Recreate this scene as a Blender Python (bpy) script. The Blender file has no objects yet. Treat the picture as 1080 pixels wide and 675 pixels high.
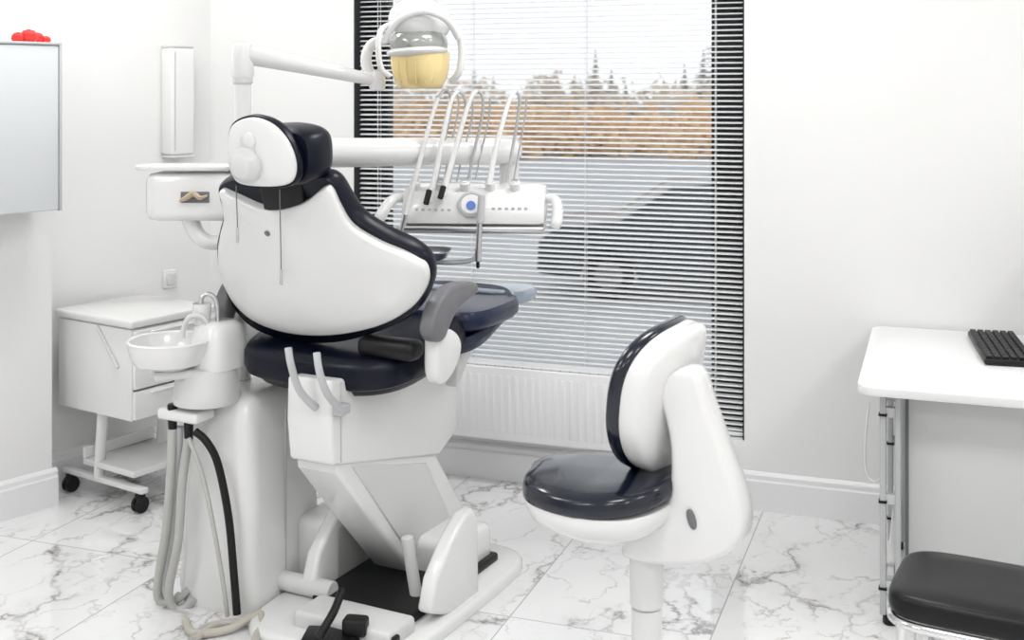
import bpy, bmesh, math, random
from mathutils import Vector, Matrix
random.seed(7)
sc = bpy.context.scene
H = 1.6; F = 1250.0; HY = 95.0
TH = math.radians(19.7)
sc.view_settings.view_transform = 'Standard'
sc.view_settings.look = 'None'
sc.view_settings.exposure = 0.0

# ------------------------------------------------------------------ frames
class Fr:
    """horizontal frame, origin on the floor under the surveying station, turned `deg` from the view axis.
    V / RP turn a measured bearing + distance (or bearing + known plane) into metres."""
    def __init__(s, deg):
        s.a = math.radians(deg); s.c = math.cos(s.a); s.s = math.sin(s.a)
        s.M = Matrix.Rotation(TH - s.a, 4, 'Z')
    def V(s, u, v, d):
        x = (u-540)/F*d; z = H-(v-HY)/F*d
        return Vector((x*s.c-d*s.s, x*s.s+d*s.c, z))
    def RP(s, u, v, p0, n):
        o = Vector((0, 0, H)); r = s.V(u, v, 1.0)-o
        n = Vector(n); t = (Vector(p0)-o).dot(n)/r.dot(n)
        return o+r*t
class G:
    def __init__(s, name, fr, c=(0, 0, 0)):
        s.fr = fr; s.c = Vector(c)
        e = bpy.data.objects.new(name, None); sc.collection.objects.link(e)
        e.empty_display_size = .1
        e.matrix_world = fr.M @ Matrix.Translation(s.c)
        s.e = e

# ------------------------------------------------------------------ materials
def nt(m):
    m.use_nodes = True
    return m.node_tree, m.node_tree.nodes, m.node_tree.links
def mat(name, col, rough=.5, metal=0, coat=0, bump=0, bscale=60, var=0, trans=0, emis=0, ior=1.45, spec=.5):
    m = bpy.data.materials.new(name); t, N, L = nt(m)
    b = N['Principled BSDF']
    b.inputs['Base Color'].default_value = (*col, 1)
    b.inputs['Roughness'].default_value = rough
    b.inputs['Metallic'].default_value = metal
    b.inputs['Coat Weight'].default_value = coat
    b.inputs['Coat Roughness'].default_value = .08
    b.inputs['Transmission Weight'].default_value = trans
    b.inputs['IOR'].default_value = ior
    b.inputs['Specular IOR Level'].default_value = spec
    if emis:
        b.inputs['Emission Color'].default_value = (*col, 1); b.inputs['Emission Strength'].default_value = emis
    tc = N.new('ShaderNodeTexCoord'); nz = N.new('ShaderNodeTexNoise')
    nz.inputs['Scale'].default_value = bscale; nz.inputs['Detail'].default_value = 4
    L.new(tc.outputs['Object'], nz.inputs['Vector'])
    if bump:
        bp = N.new('ShaderNodeBump'); bp.inputs['Strength'].default_value = bump; bp.inputs['Distance'].default_value = .01
        L.new(nz.outputs['Fac'], bp.inputs['Height']); L.new(bp.outputs['Normal'], b.inputs['Normal'])
    if var:
        mx = N.new('ShaderNodeMix'); mx.data_type = 'RGBA'
        mx.inputs['A'].default_value = (*[c*(1-var) for c in col], 1); mx.inputs['B'].default_value = (*[min(1, c*(1+var)) for c in col], 1)
        L.new(nz.outputs['Fac'], mx.inputs['Factor']); L.new(mx.outputs['Result'], b.inputs['Base Color'])
    return m
M_wall = mat('wall_paint', (.80, .80, .795), .75, bump=.03, bscale=200, var=.01)
M_ceil = mat('ceiling_paint', (.86, .86, .86), .9)
M_trim = mat('trim_white', (.83, .83, .84), .35)
M_pl = mat('white_plastic', (.80, .80, .795), .22, coat=.5)
M_pl2 = mat('offwhite_plastic', (.68, .68, .675), .3)
M_lam = mat('white_laminate', (.84, .84, .84), .3)
M_grey = mat('grey_plastic', (.17, .17, .18), .4)
M_lgrey = mat('light_grey_plastic', (.50, .51, .52), .4)
M_foot = mat('foot_cover_blue_grey', (.28, .34, .42), .25, coat=.5)
M_hose = mat('grey_hose', (.48, .48, .46), .45, bump=.15, bscale=300)
M_beige = mat('beige_hose', (.52, .49, .43), .5)
M_navy = mat('navy_upholstery', (.0025, .004, .012), .33, spec=.3, bump=.03, bscale=250)
M_navy_lit = mat('navy_upholstery_leg_lit', (.007, .013, .042), .3, spec=.4, bump=.03, bscale=250)  # same navy upholstery, colour lightened where the leg rest catches light
M_black = mat('black_leather', (.006, .006, .0065), .33, spec=.35, bump=.06, bscale=180)
M_seat = mat('stool_vinyl', (.004, .007, .017), .2, spec=.5, coat=.35, bump=.02, bscale=200)
M_blk = mat('black_plastic', (.008, .008, .009), .4, spec=.35)
M_frame = mat('window_frame_dark', (.012, .013, .016), .5)
M_metal = mat('steel', (.66, .66, .67), .32, metal=1)
M_chrome = mat('chrome', (.8, .8, .8), .1, metal=1)
M_slat = mat('blind_slat_white', (.84, .85, .86), .4)
M_cab = mat('cabinet_grey', (.66, .68, .70), .6)
M_panelgrey = mat('desk_panel_grey', (.66, .67, .66), .5)
M_amber = mat('amber_reflector', (.90, .71, .34), .25, metal=.15, coat=.5)
M_smoke = mat('lamp_glass_grey', (.42, .44, .42), .15, metal=.4)
M_red = mat('red_glaze', (.65, .02, .015), .35)
M_tissue = mat('tissue_beige', (.62, .5, .36), .8)
M_blue = mat('display_blue', (.10, .2, .55), .3)
M_car = mat('car_paint', (.030, .036, .046), .35, coat=.3)
M_carglass = mat('car_glass', (.06, .07, .085), .15, coat=.3)
M_snow = mat('parking_ground', (.40, .415, .435), .9, var=.25, bscale=.4)
M_bush = mat('autumn_foliage', (.78, .55, .33), .95, var=.25, bscale=.25, spec=.1)
M_bush2 = mat('bare_birch_foliage', (.72, .64, .55), .95, var=.2, bscale=.25, spec=.1)
M_spruce = mat('spruce_foliage', (.42, .40, .34), .95, var=.3, bscale=1., spec=.1)
M_panel = mat('ceiling_panel_light', (1, 1, .99), .5, emis=5)

def marble():
    m = bpy.data.materials.new('marble_tile'); t, N, L = nt(m); b = N['Principled BSDF']
    tc = N.new('ShaderNodeTexCoord')
    def math_(op, a, bb=None):
        n = N.new('ShaderNodeMath'); n.operation = op
        if isinstance(a, (int, float)): n.inputs[0].default_value = a
        else: L.new(a, n.inputs[0])
        if bb is not None:
            if isinstance(bb, (int, float)): n.inputs[1].default_value = bb
            else: L.new(bb, n.inputs[1])
        return n.outputs[0]
    sx = N.new('ShaderNodeSeparateXYZ'); L.new(tc.outputs['Object'], sx.inputs[0])
    T = .6
    u = math_('DIVIDE', math_('ADD', sx.outputs[0], .12), T); v = math_('DIVIDE', math_('ADD', sx.outputs[1], .2), T*2)
    fu = math_('FLOOR', u); fv = math_('FLOOR', v)
    cb = N.new('ShaderNodeCombineXYZ'); L.new(fu, cb.inputs[0]); L.new(fv, cb.inputs[1])
    wn = N.new('ShaderNodeTexWhiteNoise'); wn.noise_dimensions = '2D'; L.new(cb.outputs[0], wn.inputs['Vector'])
    sc3 = N.new('ShaderNodeVectorMath'); sc3.operation = 'SCALE'; L.new(wn.outputs['Color'], sc3.inputs[0]); sc3.inputs['Scale'].default_value = 17
    ad = N.new('ShaderNodeVectorMath'); ad.operation = 'ADD'; L.new(tc.outputs['Object'], ad.inputs[0]); L.new(sc3.outputs[0], ad.inputs[1])
    def vein(scale, warp, width, seed, wscale):
        nz = N.new('ShaderNodeTexNoise'); nz.inputs['Scale'].default_value = wscale; nz.inputs['Detail'].default_value = 6; nz.inputs['Roughness'].default_value = .6
        L.new(ad.outputs[0], nz.inputs['Vector'])
        s1 = N.new('ShaderNodeVectorMath'); s1.operation = 'SCALE'; L.new(nz.outputs['Color'], s1.inputs[0]); s1.inputs['Scale'].default_value = warp
        a1 = N.new('ShaderNodeVectorMath'); a1.operation = 'ADD'; L.new(ad.outputs[0], a1.inputs[0]); L.new(s1.outputs[0], a1.inputs[1])
        mp = N.new('ShaderNodeMapping'); mp.inputs['Rotation'].default_value = (0, 0, .6+seed); mp.inputs['Scale'].default_value = (scale, scale*.5, scale); mp.inputs['Location'].default_value = (seed*3, seed, 0)
        L.new(a1.outputs[0], mp.inputs['Vector'])
        vo = N.new('ShaderNodeTexVoronoi'); vo.feature = 'DISTANCE_TO_EDGE'; vo.inputs['Scale'].default_value = 1
        L.new(mp.outputs[0], vo.inputs['Vector'])
        mr = N.new('ShaderNodeMapRange'); mr.inputs['From Min'].default_value = 0; mr.inputs['From Max'].default_value = width
        mr.inputs['To Min'].default_value = 1; mr.inputs['To Max'].default_value = 0
        L.new(vo.outputs['Distance'], mr.inputs['Value'])
        nm = N.new('ShaderNodeTexNoise'); nm.inputs['Scale'].default_value = 2.2; nm.inputs['Detail'].default_value = 3
        L.new(mp.outputs[0], nm.inputs['Vector'])
        m2 = N.new('ShaderNodeMapRange'); m2.inputs['From Min'].default_value = .40; m2.inputs['From Max'].default_value = .62
        L.new(nm.outputs['Fac'], m2.inputs['Value'])
        return math_('MULTIPLY', math_('POWER', mr.outputs[0], 1.5), m2.outputs[0])
    v1 = vein(2.8, .5, .04, 0.3, 3.0); v2 = vein(6.5, .3, .05, 1.7, 5.0); v3 = vein(2.8, .5, .22, 0.3, 3.0)
    tot = math_('ADD', math_('ADD', math_('MULTIPLY', v1, .72), math_('MULTIPLY', v2, .5)), math_('MULTIPLY', v3, .15))
    tot = math_('MINIMUM', tot, 1.0)
    cl = N.new('ShaderNodeTexNoise'); cl.inputs['Scale'].default_value = 2; cl.inputs['Detail'].default_value = 5; L.new(ad.outputs[0], cl.inputs['Vector'])
    r0 = N.new('ShaderNodeMix'); r0.data_type = 'RGBA'; r0.inputs['A'].default_value = (.87, .87, .87, 1); r0.inputs['B'].default_value = (.78, .78, .79, 1)
    L.new(cl.outputs['Fac'], r0.inputs['Factor'])
    r1 = N.new('ShaderNodeMix'); r1.data_type = 'RGBA'; L.new(tot, r1.inputs['Factor']); L.new(r0.outputs['Result'], r1.inputs['A']); r1.inputs['B'].default_value = (.20, .185, .18, 1)
    def edge(x):
        f = math_('FRACT', x); return math_('MINIMUM', f, math_('SUBTRACT', 1.0, f))
    g = math_('MINIMUM', edge(u), math_('MULTIPLY', edge(v), 2.0))
    gl = math_('LESS_THAN', g, .0035)
    r2 = N.new('ShaderNodeMix'); r2.data_type = 'RGBA'; L.new(gl, r2.inputs['Factor']); L.new(r1.outputs['Result'], r2.inputs['A']); r2.inputs['B'].default_value = (.45, .45, .45, 1)
    L.new(r2.outputs['Result'], b.inputs['Base Color']); b.inputs['Roughness'].default_value = .07
    b.inputs['Specular IOR Level'].default_value = .7
    return m
M_floor = marble()
def glassm():
    m = bpy.data.materials.new('window_glass'); t, N, L = nt(m)
    for n in list(N):
        if n.type == 'BSDF_PRINCIPLED': N.remove(n)
    tr = N.new('ShaderNodeBsdfTransparent'); gl = N.new('ShaderNodeBsdfGlossy'); gl.inputs['Roughness'].default_value = .02
    fz = N.new('ShaderNodeFresnel'); fz.inputs['IOR'].default_value = 1.3
    mx = N.new('ShaderNodeMixShader'); L.new(fz.outputs[0], mx.inputs[0]); L.new(tr.outputs[0], mx.inputs[1]); L.new(gl.outputs[0], mx.inputs[2])
    L.new(mx.outputs[0], N['Material Output'].inputs['Surface'])
    return m
M_glass = glassm()

# ------------------------------------------------------------------ mesh tools
def finish(name, bm, m, g=None, fr=None, sharp=35, c=None):
    bmesh.ops.recalc_face_normals(bm, faces=bm.faces)
    me = bpy.data.meshes.new(name)
    cc = g.c if g else Vector(c if c is not None else (0, 0, 0))
    bmesh.ops.translate(bm, verts=bm.verts, vec=-cc)
    bm.to_mesh(me); bm.free()
    me.polygons.foreach_set('use_smooth', [True]*len(me.polygons))
    me.set_sharp_from_angle(angle=math.radians(sharp))
    me.materials.append(m)
    o = bpy.data.objects.new(name, me); sc.collection.objects.link(o)
    if g: o.parent = g.e
    elif fr: o.matrix_world = fr.M @ Matrix.Translation(cc)
    return o
def bev(bm, w, seg=3, ang=30):
    if w <= 0: return
    bmesh.ops.recalc_face_normals(bm, faces=bm.faces)
    es = [e for e in bm.edges if len(e.link_faces) == 2 and e.calc_face_angle(0) > math.radians(ang)]
    bmesh.ops.bevel(bm, geom=es, offset=w, segments=seg, affect='EDGES', profile=.5, clamp_overlap=True)
def box(g, name, c, size, m, b=0, yaw=0, R=None, fr=None, seg=3):
    bm = bmesh.new(); bmesh.ops.create_cube(bm, size=1)
    bmesh.ops.scale(bm, verts=bm.verts, vec=Vector(size))
    bev(bm, b, seg)
    Mx = Matrix.Translation(Vector(c)) @ (R.to_4x4() if R else Matrix.Rotation(yaw, 4, 'Z'))
    bmesh.ops.transform(bm, matrix=Mx, verts=bm.verts)
    return finish(name, bm, m, g, fr, c=c)
def box2(g, name, lo, hi, m, b=0, **k):
    lo = Vector(lo); hi = Vector(hi)
    return box(g, name, (lo+hi)/2, [abs(q) for q in (hi-lo)], m, b, **k)
def cr(pts, n=6, closed=False):
    P = [Vector(p) for p in pts]; out = []; N = len(P)
    rng = N if closed else N-1
    for i in range(rng):
        if closed: a, b, c, d = P[i-1], P[i], P[(i+1) % N], P[(i+2) % N]
        else: a = P[max(i-1, 0)]; b = P[i]; c = P[i+1]; d = P[min(i+2, N-1)]
        for k in range(n):
            t = k/n
            out.append(.5*((2*b)+(c-a)*t+(2*a-5*b+4*c-d)*t*t+(3*b-a-3*c+d)*t**3))
    if not closed: out.append(P[-1].copy())
    return out
def prism(g, name, pts, ext, m, b=0, fr=None, seg=3):
    bm = bmesh.new(); ext = Vector(ext)
    a = [bm.verts.new(p) for p in pts]; c = [bm.verts.new(Vector(p)+ext) for p in pts]
    bm.faces.new(a); bm.faces.new(c[::-1]); n = len(a)
    for i in range(n): bm.faces.new((a[i], c[i], c[(i+1) % n], a[(i+1) % n]))
    bev(bm, b, seg, 50)
    bmesh.ops.triangulate(bm, faces=[f for f in bm.faces if len(f.verts) > 4])
    return finish(name, bm, m, g, fr)
def loft(g, name, rings, m, caps=True, sharp=35, fr=None):
    bm = bmesh.new(); R = [[bm.verts.new(p) for p in r] for r in rings]; n = len(R[0])
    for i in range(len(R)-1):
        for j in range(n): bm.faces.new((R[i][j], R[i][(j+1) % n], R[i+1][(j+1) % n], R[i+1][j]))
    if caps:
        for r in (R[0], R[-1]):
            c = bm.verts.new(sum((v.co for v in r), Vector())/n)
            for j in range(n): bm.faces.new((r[j], r[(j+1) % n], c))
    return finish(name, bm, m, g, fr, sharp)
def se(a, b, p=2.0, n=48, cx=0, cy=0):
    o = []
    for i in range(n):
        t = 2*math.pi*i/n; c, s = math.cos(t), math.sin(t)
        o.append(Vector((cx+a*math.copysign(abs(c)**(2/p), c), cy+b*math.copysign(abs(s)**(2/p), s))))
    return o
def pillow(g, name, out, O, ax, ay, an, prof, m, warp=None, sharp=50):
    O, ax, ay, an = map(Vector, (O, ax, ay, an)); cx = sum(p.x for p in out)/len(out); cy = sum(p.y for p in out)/len(out)
    bm = bmesh.new(); rows = []
    def pos(x, y, h): return O+ax*x+ay*y+an*(h+(warp(x, y) if warp else 0))
    for s, h in prof:
        if s == 0: rows.append([bm.verts.new(pos(cx, cy, h))])
        else: rows.append([bm.verts.new(pos(cx+(p.x-cx)*s, cy+(p.y-cy)*s, h)) for p in out])
    n = len(out)
    for A, B in zip(rows[:-1], rows[1:]):
        for j in range(n):
            k = (j+1) % n
            if len(A) == 1 and len(B) == 1: continue
            if len(A) == 1: bm.faces.new((A[0], B[j], B[k]))
            elif len(B) == 1: bm.faces.new((A[j], A[k], B[0]))
            else: bm.faces.new((A[j], A[k], B[k], B[j]))
    return finish(name, bm, m, g, None, sharp)
def lathe(g, name, prof, O, m, axis=(0, 0, 1), n=40, sx=1, sharp=40):
    O = Vector(O); ax = Vector(axis).normalized(); q = Vector((0, 0, 1)).rotation_difference(ax)
    bm = bmesh.new(); rows = []
    for r, h in prof:
        if r <= 1e-6: rows.append([bm.verts.new(O+q@Vector((0, 0, h)))])
        else: rows.append([bm.verts.new(O+q@Vector((r*sx*math.cos(2*math.pi*i/n), r*math.sin(2*math.pi*i/n), h))) for i in range(n)])
    for A, B in zip(rows[:-1], rows[1:]):
        for j in range(n):
            k = (j+1) % n
            if len(A) == 1 and len(B) == 1: continue
            if len(A) == 1: bm.faces.new((A[0], B[j], B[k]))
            elif len(B) == 1: bm.faces.new((A[j], A[k], B[0]))
            else: bm.faces.new((A[j], A[k], B[k], B[j]))
    return finish(name, bm, m, g, None, sharp)
def cyl(g, name, p, q, r, m, r2=None, b=.003, n=32):
    p = Vector(p); q = Vector(q); L = (q-p).length; r2 = r if r2 is None else r2
    return lathe(g, name, [(0, 0), (r-b, 0), (r, b), (r2, L-b), (r2-b, L), (0, L)], p, m, q-p, n)
def tube(g, name, pts, r, m, smooth=6, n=12, flat=1.0):
    P = [Vector(p) for p in pts]
    rr = list(r) if isinstance(r, (list, tuple)) else [r]*len(P)
    if smooth:
        Q = cr([Vector((*p, w)) for p, w in zip(P, rr)], smooth); P = [Vector(q[:3]) for q in Q]; rr = [q[3] for q in Q]
    t0 = (P[1]-P[0]).normalized(); up = Vector((0, 0, 1)) if abs(t0.z) < .9 else Vector((1, 0, 0))
    x = up.cross(t0).normalized(); rings = []; pt = t0
    for i, p in enumerate(P):
        t = (P[min(i+1, len(P)-1)]-P[max(i-1, 0)]).normalized()
        x = pt.rotation_difference(t)@x; x = (x-t*x.dot(t)).normalized(); y = t.cross(x); pt = t
        rings.append([p+x*math.cos(2*math.pi*k/n)*rr[i]+y*math.sin(2*math.pi*k/n)*rr[i]*flat for k in range(n)])
    return loft(g, name, rings, m, sharp=60)
def ell(g, name, O, rad, m, R=None):
    bm = bmesh.new(); bmesh.ops.create_uvsphere(bm, u_segments=28, v_segments=18, radius=1)
    bmesh.ops.scale(bm, verts=bm.verts, vec=Vector(rad))
    Mx = Matrix.Translation(Vector(O)) @ (R.to_4x4() if R else Matrix.Identity(4))
    bmesh.ops.transform(bm, matrix=Mx, verts=bm.verts)
    return finish(name, bm, m, g)

RM = Fr(19.7)      # room axes
YB = 4.576
# ------------------------------------------------------------------ room shell
WX0, WX1, WZ0, WZ1 = -2.363, -.693, .256, 2.4
CE = 2.75
XR, YF = 2.5, -2.2
def multi(name, boxes, m, bv=0):
    bm = bmesh.new()
    for lo, hi in boxes:
        r = bmesh.ops.create_cube(bm, size=1); vs = r['verts']
        lo = Vector(lo); hi = Vector(hi)
        bmesh.ops.scale(bm, verts=vs, vec=hi-lo); bmesh.ops.translate(bm, verts=vs, vec=(lo+hi)/2)
    if bv: bev(bm, bv, 2)
    return finish(name, bm, m)
multi('wall_back', [((-3.3, YB, 0), (WX0, YB+.3, CE)), ((WX1, YB, 0), (XR+.1, YB+.3, CE)),
                    ((WX0, YB, 0), (WX1, YB+.3, WZ0)), ((WX0, YB, WZ1), (WX1, YB+.3, CE))], M_wall)
box2(None, 'floor', (-5.9, YF, -.1), (XR, YB, 0), M_floor, fr=RM)
box2(None, 'ceiling', (-5.9, YF, CE), (XR, YB+.3, CE+.1), M_ceil, fr=RM)
box2(None, 'wall_right', (XR, YF, 0), (XR+.1, YB, CE), M_wall, fr=RM)
box2(None, 'wall_front', (-5.9, YF-.1, 0), (XR+.1, YF, CE), M_wall, fr=RM)
A0 = Vector((-3.084, YB, 0)); LA = math.radians(19.5)
D = Vector((math.sin(LA), math.cos(LA), 0)); NN = Vector((math.cos(LA), -math.sin(LA), 0))
def LW(s, t, z): return A0+D*s+NN*t+Vector((0, 0, z))
def lbox(g, name, s0, s1, t0, t1, z0, z1, m, b=0):
    return box(g, name, LW((s0+s1)/2, (t0+t1)/2, (z0+z1)/2), (abs(t1-t0), abs(s1-s0), z1-z0), m, b, yaw=-LA, fr=RM if not g else None)
def lsz(u, v, t):
    p = RM.RP(u, v, LW(0, t, 0), NN); return (p-A0).dot(D), p.z
lbox(None, 'wall_left', -7.2, .1, -.15, 0, 0, CE, M_wall)
lbox(None, 'wall_left_pier', -7.0, -.867, .0, .177, 0, CE, M_wall)
BH = .145
def bb_profile(p0, p1, inward, name):
    p0 = Vector(p0); p1 = Vector(p1); i = Vector(inward); z = Vector((0, 0, 1))
    prof = [(0, 0), (.018, 0), (.018, BH-.035), (.014, BH-.028), (.014, BH-.012), (.009, BH-.004), (.004, BH), (0, BH)]
    loft(None, name, [[p+i*a+z*b for a, b in prof] for p in (p0, p1)], M_trim, sharp=20)
bb_profile((-3.07, YB, 0), (XR, YB, 0), (0, -1, 0), 'baseboard_back')
bb_profile(LW(-.867, 0, 0), LW(-.02, 0, 0), NN, 'baseboard_left')
bb_profile(LW(-6.9, .177, 0), LW(-.85, .177, 0), NN, 'baseboard_left_pier')
bb_profile((XR, YF, 0), (XR, YB, 0), (-1, 0, 0), 'baseboard_right')

# window
g = G('window_1', RM, ((WX0+WX1)/2, YB+.2, 1.3))
FY0, FY1, FW, FR_ = YB+.16, YB+.22, .085, .155
box2(g, 'frame_left', (WX0, FY0, WZ0), (WX0+FW, FY1, WZ1), M_frame, .004)
box2(g, 'frame_right', (WX1-FR_, FY0, WZ0), (WX1, FY1, WZ1), M_frame, .004)
box2(g, 'frame_top', (WX0+FW, FY0, WZ1-FW), (WX1-FR_, FY1, WZ1), M_frame, .004)
box2(g, 'frame_bottom', (WX0+FW, FY0, WZ0), (WX1-FR_, FY1, WZ0+FW), M_frame, .004)
box2(g, 'reveal_left', (WX0, YB+.004, WZ0), (WX0+.006, FY0, WZ1), M_frame)
box2(g, 'reveal_right', (WX1-.006, YB+.004, WZ0), (WX1, FY0, WZ1), M_frame)
box2(g, 'glass', (WX0+FW, YB+.185, WZ0+FW), (WX1-FR_, YB+.191, WZ1-FW), M_glass)
# blind
g = G('venetian_blind', RM, ((WX0+WX1)/2, YB+.05, 1.3))
bm = bmesh.new(); pitch = .0212; z = WZ0+.03; YS = YB+.045; ti = math.radians(17); w = .0125
while z < WZ1-.06:
    row = []
    for q, dz in ((-1, -.0), (-.35, .0016), (.35, .0016), (1, 0)):
        y = YS+q*w*math.cos(ti)-dz*math.sin(ti); zz = z+q*w*math.sin(ti)+dz
        row.append((bm.verts.new((WX0+.012, y, zz)), bm.verts.new((WX1-.012, y, zz))))
    for a, b in zip(row[:-1], row[1:]): bm.faces.new((a[0], a[1], b[1], b[0]))
    z += pitch
finish('slats', bm, M_slat, g)
box2(g, 'head_rail', (WX0+.01, YS-.015, WZ1-.05), (WX1-.01, YS+.015, WZ1-.01), M_slat, .003)
box2(g, 'bottom_rail', (WX0+.01, YS-.013, WZ0+.006), (WX1-.01, YS+.013, WZ0+.02), M_slat, .003)
for i, fx in enumerate((.06, .32, .615, .93)):
    x = WX0+(WX1-WX0)*fx
    for s in (-1, 1): cyl(g, f'cord_{i}_{s}', (x, YS+s*.0135, WZ0+.02), (x, YS+s*.0135, WZ1-.05), .0014, M_slat, b=.0002, n=6)

# radiator
g = G('radiator', RM, (-1.5, YB-.1, .35))
rx0, rx1, rz0, rz1, ry0, ry1 = -2.0, -.98, .20, .50, YB-.135, YB-.035
box2(g, 'front_panel', (rx0, ry0, rz0), (rx1, ry0+.018, rz1-.008), M_trim, .006)
box2(g, 'rear_panel', (rx0+.01, ry1-.018, rz0), (rx1-.01, ry1, rz1-.01), M_trim, .004)
nf = 30
for i in range(nf):
    x = rx0+.04+i*(rx1-rx0-.08)/(nf-1)
    box2(g, f'flute_{i}', (x-.009, ry0-.002, rz0+.03), (x+.009, ry0+.004, rz1-.04), M_trim, .0025, seg=2)
box2(g, 'side_left', (rx0-.002, ry0+.004, rz0+.01), (rx0+.006, ry1, rz1), M_trim, .002)
box2(g, 'side_right', (rx1-.006, ry0+.004, rz0+.01), (rx1+.002, ry1, rz1), M_trim, .002)
for i in range(5):
    y = ry0+.012+i*.019
    box2(g, f'grille_{i}', (rx0, y, rz1-.006), (rx1, y+.008, rz1), M_trim, .001, seg=1)
for i in range(26):
    x = rx0+.02+i*(rx1-rx0-.04)/25
    box2(g, f'grille_x_{i}', (x-.002, ry0+.01, rz1-.008), (x+.002, ry1, rz1-.003), M_lgrey)
for x in (rx0+.15, rx1-.15): box2(g, f'bracket_{x:.1f}', (x-.02, ry1-.002, rz0+.05), (x+.02, YB-.001, rz0+.20), M_trim)

# ------------------------------------------------------------------ left wall things
s0, zt = lsz(182, 50, .09); s1, zb = lsz(206, 163, .09)
g = G('uv_air_recirculator', RM, LW((s0+s1)/2, .05, (zt+zb)/2))
lbox(g, 'housing', s0, s1, 0, .09, zb, zt, M_pl, .012)
lbox(g, 'end_cap_top', s0+.004, s1-.004, .002, .088, zt, zt+.012, M_pl2, .004)
lbox(g, 'front_seam', s0+.01, s0+.014, .088, .092, zb+.02, zt-.02, M_lgrey)
lbox(g, 'end_cap_bottom', s0+.004, s1-.004, .002, .088, zb-.012, zb, M_pl2, .004)
ss, sz = lsz(180, 294, .01)
g = G('wall_socket', RM, LW(ss, .005, sz))
lbox(g, 'plate', ss-.035, ss+.035, 0, .01, sz-.04, sz+.04, M_pl, .004)
lbox(g, 'insert', ss-.022, ss+.022, .01, .016, sz-.025, sz+.025, M_pl2, .004)
# wall cabinet
t1 = .177+.2
se_, zt = lsz(65, 45, t1); _, zb = lsz(65, 222, t1)
g = G('wall_cabinet', RM, LW(se_-.4, .28, (zt+zb)/2))
lbox(g, 'carcass', se_-.85, se_, .177, t1-.02, zb, zt, M_lam, .003)
lbox(g, 'door', se_-.845, se_-.012, t1-.018, t1, zb+.004, zt-.012, M_cab, .003)
lbox(g, 'top_edge', se_-.85, se_, t1-.02, t1+.004, zt-.01, zt, M_lgrey, .002)
lbox(g, 'side_edge', se_-.01, se_, t1-.02, t1+.004, zb, zt, M_lgrey, .002)
# red ornament
sr, _ = lsz(36, 38, t1-.05)
g = G('red_ceramic_roses', RM, LW(sr, t1-.07, zt+.03))
for i, (ds, dt, r) in enumerate(((-.05, 0, .026), (-.015, .01, .034), (.025, -.005, .027), (.052, .01, .018), (0, -.03, .030))):
    pr = [(0, 0), (r*.7, 0), (r, r*.4), (r*.9, r*.9), (r*.55, r*1.3), (r*.35, r*1.1), (r*.2, r*1.4), (0, r*1.2)]
    o = lathe(g, f'rose_{i}', pr, LW(sr+ds, t1-.07+dt, zt), M_red, n=10, sharp=20)

# ------------------------------------------------------------------ mobile cabinet
C = Fr(33.7)
cx, cy = -3.655, 2.905; W, Dp = .44, .40
g = G('mobile_drawer_cabinet', C, (cx-W/2, cy+Dp/2, .4))
zb, zt = .355, .70
box2(g, 'carcass', (cx-W, cy, zb), (cx, cy+Dp, zt), M_lam, .004)
box2(g, 'top', (cx-W-.012, cy-.012, zt+.004), (cx+.014, cy+Dp+.01, zt+.036), M_pl, .01)
hh = (zt-zb)/3
for i in range(3):
    box2(g, f'drawer_front_{i}', (cx, cy+.006, zb+i*hh+.004), (cx+.016, cy+Dp-.006, zb+(i+1)*hh-.004), M_lam, .004)
    box2(g, f'drawer_gap_{i}', (cx-.001, cy+.01, zb+i*hh-.004 if i else zb), (cx+.004, cy+Dp-.01, zb+i*hh+.004), M_grey)
    box2(g, f'drawer_pull_{i}', (cx+.012, cy+.08, zb+(i+1)*hh-.022), (cx+.026, cy+Dp-.08, zb+(i+1)*hh-.012), M_pl, .004)
pa = C.RP(102, 344, (0, cy-.006, 0), (0, 1, 0)); pb = C.RP(124, 388, (0, cy-.006, 0), (0, 1, 0))
tube(g, 'side_rail_clip', [pa, pb], .006, M_pl2, 0)
for i, yy in enumerate((cy+.05, cy+Dp-.05)):
    box(g, f'foot_bar_{i}', (cx-W/2, yy, .085), (W+.04, .035, .022), M_pl, .006)
    tube(g, f'post_{i}', [(cx-W*.52, yy, zb+.01), (cx-W*.58, yy, .09)], .024, M_pl, 0, flat=.6)
    for j, xx in enumerate((cx-W+.01, cx-.01)):
        cyl(g, f'caster_wheel_{i}{j}a', (xx-.018, yy, .031), (xx-.004, yy, .031), .031, M_blk)
        cyl(g, f'caster_wheel_{i}{j}b', (xx+.004, yy, .031), (xx+.018, yy, .031), .031, M_blk)
        box(g, f'caster_fork_{i}{j}', (xx, yy, .06), (.03, .035, .03), M_blk, .008)
box2(g, 'lower_shelf', (cx-W*.75, cy+.03, .13), (cx-.02, cy+Dp-.03, .155), M_pl, .006)
box2(g, 'lower_shelf_lip', (cx-W*.75, cy+.03, .155), (cx-W*.75+.015, cy+Dp-.03, .20), M_pl, .004)

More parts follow.
